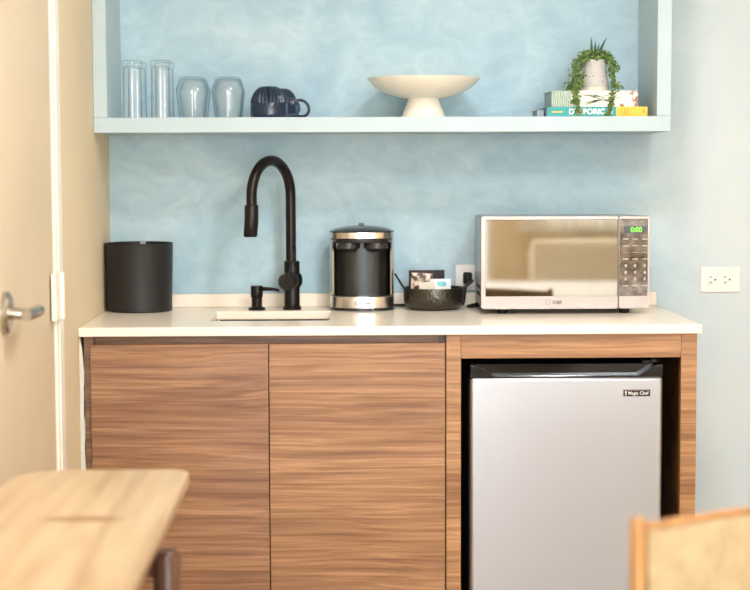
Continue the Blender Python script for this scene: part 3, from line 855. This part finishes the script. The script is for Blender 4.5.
# ------------------------------------------------------------------ trailing plant in a pot
PZ = ST+.0722
pp = thing('potted_plant', 'trailing green plant in a speckled pale pot on the two books', 'plant', (.7155, -.165, PZ))
obj('pot', lathe([(.0400, .0142), (.0400, .016), (.0330, .060), (.0300, .0905), (.0275, .0905), (.0270, .083), (.0, .083)], 56), 'pot', pp)
obj('pot_foot', lathe([(.0375, .0003), (.0385, .001), (.0385, .0135), (.0375, .0141)], 56), 'pot_foot', pp, label='plain cream foot band')
obj('soil', lathe([(.026, .0832), (.0265, .086), (.0, .089)], 32), 'soil', pp)
rnd = random.Random(11)
fb = new()
def leaf(p, s):
    n = Vector((rnd.gauss(0, 1), rnd.gauss(0, 1)-.8, rnd.gauss(0, 1)+.3)).normalized()
    m = Matrix.Translation(p) @ n.to_track_quat('Z', 'Y').to_matrix().to_4x4() @ Matrix.Diagonal((s, s*rnd.uniform(.7, 1), s*.5, 1))
    bmesh.ops.create_icosphere(fb, subdivisions=1, radius=1, matrix=m)
def strand(pts, n, spread, s=.0041):
    P = smoothpath([tuple(q) for q in pts], 8)
    for i in range(n):
        u = rnd.random()*(len(P)-1); k = int(u); f = u-k
        q = Vector(P[k]).lerp(Vector(P[min(k+1, len(P)-1)]), f)
        leaf(q+Vector((rnd.gauss(0, spread), rnd.gauss(0, spread), rnd.gauss(0, spread))), s*rnd.uniform(.75, 1.25))
    for a, b in zip(P, P[1:]): pass
    tube(fb, P, .0008, 5)
# crown over the rim
for i in range(290):
    a = rnd.uniform(0, 2*PI); r = rnd.uniform(.005, .046)
    leaf(Vector((r*math.cos(a), r*math.sin(a)*.8, .0985+rnd.uniform(-.008, .018)-.28*max(0, r-.03))), rnd.uniform(.0040, .0062))
z0_ = -PZ+ST+.004
strand([(-.025, -.01, .100), (-.050, -.035, .088), (-.062, -.06, .045), (-.065, -.085, .010), (-.066, -.1035, -.02), (-.064, -.107, -.040), (-.060, -.110, z0_+.004)], 260, .0050)
strand([(-.020, -.02, .100), (-.045, -.045, .080), (-.049, -.055, .040), (-.052, -.065, .020), (-.062, -.075, .008)], 150, .0055)
strand([(-.03, .0, .098), (-.060, -.02, .085), (-.068, -.03, .050), (-.066, -.04, .020), (-.082, -.06, .012), (-.088, -.07, .010)], 110, .0050)
strand([(.022, -.02, .100), (.034, -.045, .085), (.040, -.06, .050), (.042, -.09, .010), (.030, -.103, -.02), (.025, -.108, -.045), (.019, -.110, z0_+.004)], 200, .0042)
strand([(.028, .0, .100), (.042, -.01, .095), (.051, -.02, .082), (.056, -.02, .068), (.062, -.02, .060)], 80, .0050)
strand([(.030, .0, .095), (.038, -.02, .070), (.042, -.04, .040), (.050, -.05, .020), (.060, -.055, .010)], 70, .0042)
obj('foliage', fb, 'leaf', pp, label='small rounded trailing leaves')
for (bx, bz, tx, tz, w_) in ((-.010, .100, -.013, .156, .0046), (-.002, .100, .000, .144, .0042), (.008, .098, .032, .154, .0050), (.002, .10, .012, .138, .0034)):
    bm = new(); P = [(bx+(tx-bx)*t_**1.3, -.012+.004*t_, bz+(tz-bz)*t_) for t_ in [i/8 for i in range(9)]]
    tube(bm, P, [max(.0003, w_*(1-(i/8)**2)) for i in range(9)], 8)
    obj('spiky_leaf', bm, 'spike', pp)

# ------------------------------------------------------------------ pale wooden table (near left)
tb = thing('dining_table', 'pale wooden table top with rounded corners in the left foreground', 'table', (-.445, -2.23, 0))
bm = new(); o = rrect(-.615, -.287, -3.2, -1.775, [.042, .095, .03, .03], 10)
prism(bm, [(x+.441, y+2.23) for x, y in o], .728, .750, 'XY')
obj('tabletop', bm, 'table', tb, bevel=.003)
bm = lathe([(.16, .0), (.165, .006), (.155, .014), (.03, .02), (.028, .03), (.028, .69), (.10, .70), (.10, .7275)], 40, -.0, -.55)
obj('pedestal', bm, 'matte_black', tb)

# small dark chair pushed against the table
bc = thing('wooden_chair', 'dark brown wooden chair tucked under the pale table', 'chair', (-.47, -2.02, 0))
px = .1375
for sx in (-1, 1):
    for sy in (-1, 1):
        y = sy*.15+.03 if sy > 0 else -.17
        if sy > 0: p = [(sx*px, y-.01, 0), (sx*px, y, .3), (sx*px, y, .600), (sx*px, y, .609)]; rr = [.018, .024, .0265, .021]
        else: p = [(sx*px, y, 0), (sx*px, y, .44)]; rr = [.016, .020]
        obj('leg', tube(new(), p, rr, 24), 'brown_wood', bc)
bm = rbox(-.16, .16, -.20, .20, .425, .455, .008); obj('seat', bm, 'brown_wood', bc)
bm = new(); P = [(px*math.cos(a), .18+.02*math.sin(a), .583) for a in [PI*i/16 for i in range(17)]]
rings(bm, [[(x, y-.010, z-.025), (x, y+.010, z-.025), (x, y+.010, z+.018), (x, y-.010, z+.018)] for x, y, z in P])
obj('back_rail', bm, 'brown_wood', bc)

# ------------------------------------------------------------------ upholstered chair (near right)
rc = thing('upholstered_chair', 'golden wood chair with tan tweed back in the right foreground', 'chair', (.411, -2.60, 0), R(25))
def post(x, y, top, r=.0108, lean=.0):
    return tube(new(), [(x-.004, y, 0), (x-.002, y, .45), (x, y+lean, top-.004), (x, y+lean, top)], [r*.9, r, r, r*.8], 24)
obj('back_post', post(0, 0, .827), 'light_wood', rc)
obj('back_post', post(.470, 0, .827), 'light_wood', rc)
obj('leg', post(.01, -.44, .44, .012), 'light_wood', rc); obj('leg', post(.46, -.44, .44, .012), 'light_wood', rc)
def arch(x): return .816+.006*math.sin(PI*(x-.012)/.446)
n = 20; X = [.0115+.447*i/n for i in range(n+1)]
bm = new(); rings(bm, [[(x, -.011, .53), (x, .011, .53), (x, .011, arch(x)-.006), (x, -.011, arch(x)-.006)] for x in X])
obj('backrest', bm, 'tweed', rc, bevel=.004, label='tan tweed padded backrest')
bm = new(); rings(bm, [[(x, -.012, arch(x)-.0055), (x, .012, arch(x)-.0055), (x, .012, arch(x)), (x, -.012, arch(x))] for x in X])
obj('top_rail', bm, 'light_wood', rc, bevel=.002)
bm = rbox(.0, .47, -.45, -.012, .44, .50, .02, 3); obj('seat', bm, 'tweed', rc)

# ------------------------------------------------------------------ behind the camera, seen in the mirrored door and the steel
ac = thing('air_conditioner', 'cream wall unit with a dark top grille below the far window', 'air conditioner', (1.95, -6.33, 0))
prof_ = [(.16, .001), (.16, .845), (.12, .86), (.08, .86), (-.15, .785), (-.165, .770), (-.165, .001)]
bm = new(); rings(bm, [[(x, y, z) for y, z in prof_] for x in (-.75, .60)])
obj('unit_case', bm, 'unit', ac, bevel=.02)
sl = Vector((0, -.23, -.075)).normalized(); up_ = Vector((0, -.075, .23)).normalized(); bm = new()
c0 = Vector((0, .055, .852))
pts = [c0+Vector((x, 0, 0))+sl*d+up_*h for h in (.001, .006) for x, d in ((-.50, 0), (.45, 0), (.45, .17), (-.50, .17))]
rings(bm, [pts[:4], pts[4:]]); obj('top_grille', bm, 'grille', ac, smooth=False)
def curtain(name, x0, x1, z0, z1, label):
    bm = new(); n = 120
    P = [(x0+(x1-x0)*i/n, Y1+.06+.016*math.sin(i*.9)+.006*math.sin(i*.37)) for i in range(n+1)]
    rings(bm, [[(x, y, z1) for x, y in P], [(x, y, z0) for x, y in P]], False, False, closed=False)
    o = obj(name, bm, 'sheer'); m = o.modifiers.new('t', 'SOLIDIFY'); m.thickness = .002
    o.modifiers.remove(m)
    return tag(o, label, 'curtain')
curtain('curtain', 1.14, 2.85, .90, 2.28, 'white sheer curtain hanging across the window above the wall unit')
bd_ = thing('bed', 'bed with white linen in front of the wall unit', 'bed', (2.0, -4.9, 0))
obj('bed_base', rbox(-1.30, .95, -.98, .95, .08, .32, .01), 'light_wood', bd_)
for x_, y_ in ((-1.26, -.94), (-1.26, .91), (.91, -.94), (.91, .91)): obj('leg', lathe([(.025, .0005), (.03, .08)], 16, x_, y_), 'light_wood', bd_)
obj('mattress', rbox(-1.30, .95, -.98, .95, .321, .54, .05, 4), 'bed_linen', bd_)
obj('duvet', rbox(-1.32, .98, -.95, .6, .52, .62, .045, 4), 'bed_linen', bd_)
# ------------------------------------------------------------------ lights
def ceiling_lamp(x, y, power, label, col=(.97, .97, 1)):
    t_ = thing('ceiling_lamp', label, 'ceiling lamp', (x, y, H), group='ceiling lamps')
    obj('lamp_base', lathe([(.10, -.001), (.10, -.02), (.09, -.025)], 40), 'white_trim', t_)
    obj('lamp_shade', lathe([(.12, -.0255), (.135, -.035), (.12, -.07), (.07, -.095), (.0, -.10)], 40), emit('lamp_glow', (255, 222, 180), 6), t_)
    l = bpy.data.lights.new('lamp_light', 'AREA'); l.shape = 'DISK'; l.size = .34; l.energy = power; l.color = col
    o = bpy.data.objects.new('lamp_light', l); C.objects.link(o); o.location = (0, 0, -.115); o.parent = t_
ceiling_lamp(.9, -2.9, 38, 'round ceiling lamp nearer the counter')
ceiling_lamp(.9, -4.9, 40, 'round ceiling lamp farther from the counter')
ceiling_lamp(.35, -1.6, 19, 'added unseen round lamp closest to the cabinets, brightening the counter')  # added unseen lamp, lifts the light on the counter
# daylight entering through the two glazed openings
for nm, x0, x1, z0, z1, e in (('daylight_door', GX0+.05, GX1-.05, .1, GZ1-.05, 60), ('daylight_window', WX0+.05, WX1-.05, WZ0+.05, WZ1-.05, 110)):
    l = bpy.data.lights.new(nm, 'AREA'); l.shape = 'RECTANGLE'; l.size = x1-x0; l.size_y = z1-z0; l.energy = e; l.color = (.84, .92, 1)
    o = bpy.data.objects.new(nm, l); C.objects.link(o); o.location = ((x0+x1)/2, Y1+.02 if 'door' in nm else Y1+.02, (z0+z1)/2)
    o.rotation_euler = (R(90), 0, 0)

w = bpy.data.worlds.new('world'); bpy.context.scene.world = w; w.use_nodes = True
w.node_tree.nodes['Background'].inputs[0].default_value = (.9, .95, 1, 1)
w.node_tree.nodes['Background'].inputs[1].default_value = .6

# ------------------------------------------------------------------ camera
yaw, pitch, roll = .0197, -.0768, .0034
fw = Vector((math.sin(yaw)*math.cos(pitch), math.cos(yaw)*math.cos(pitch), math.sin(pitch)))
rt = Vector((math.cos(yaw), -math.sin(yaw), 0)); up = rt.cross(fw)
rt2 = rt*math.cos(-roll)+up*math.sin(-roll); up2 = -rt*math.sin(-roll)+up*math.cos(-roll)
cam = bpy.data.cameras.new('camera'); co = bpy.data.objects.new('camera', cam); C.objects.link(co)
m = Matrix((rt2, up2, -fw)).transposed().to_4x4(); m.translation = Vector((-.0029, -4.8975, CT+.4091))
co.matrix_world = m
cam.sensor_width = 36; cam.lens = 1663/750*36; cam.clip_start = .05
cam.dof.use_dof = True; cam.dof.focus_distance = 4.5; cam.dof.aperture_fstop = 2.8
sc_ = bpy.context.scene; sc_.camera = co
sc_.view_settings.view_transform = 'Standard'; sc_.view_settings.look = 'None'
sc_.view_settings.gamma = 1; sc_.view_settings.use_curve_mapping = False
sc_.view_settings.exposure = 0.08
sc_.cycles.use_denoising = True
sc_.cycles.transparent_max_bounces = 32
sc_.cycles.max_bounces = 14; sc_.cycles.transmission_bounces = 14; sc_.cycles.glossy_bounces = 6; sc_.cycles.diffuse_bounces = 5
sc_.cycles.sample_clamp_indirect = 6
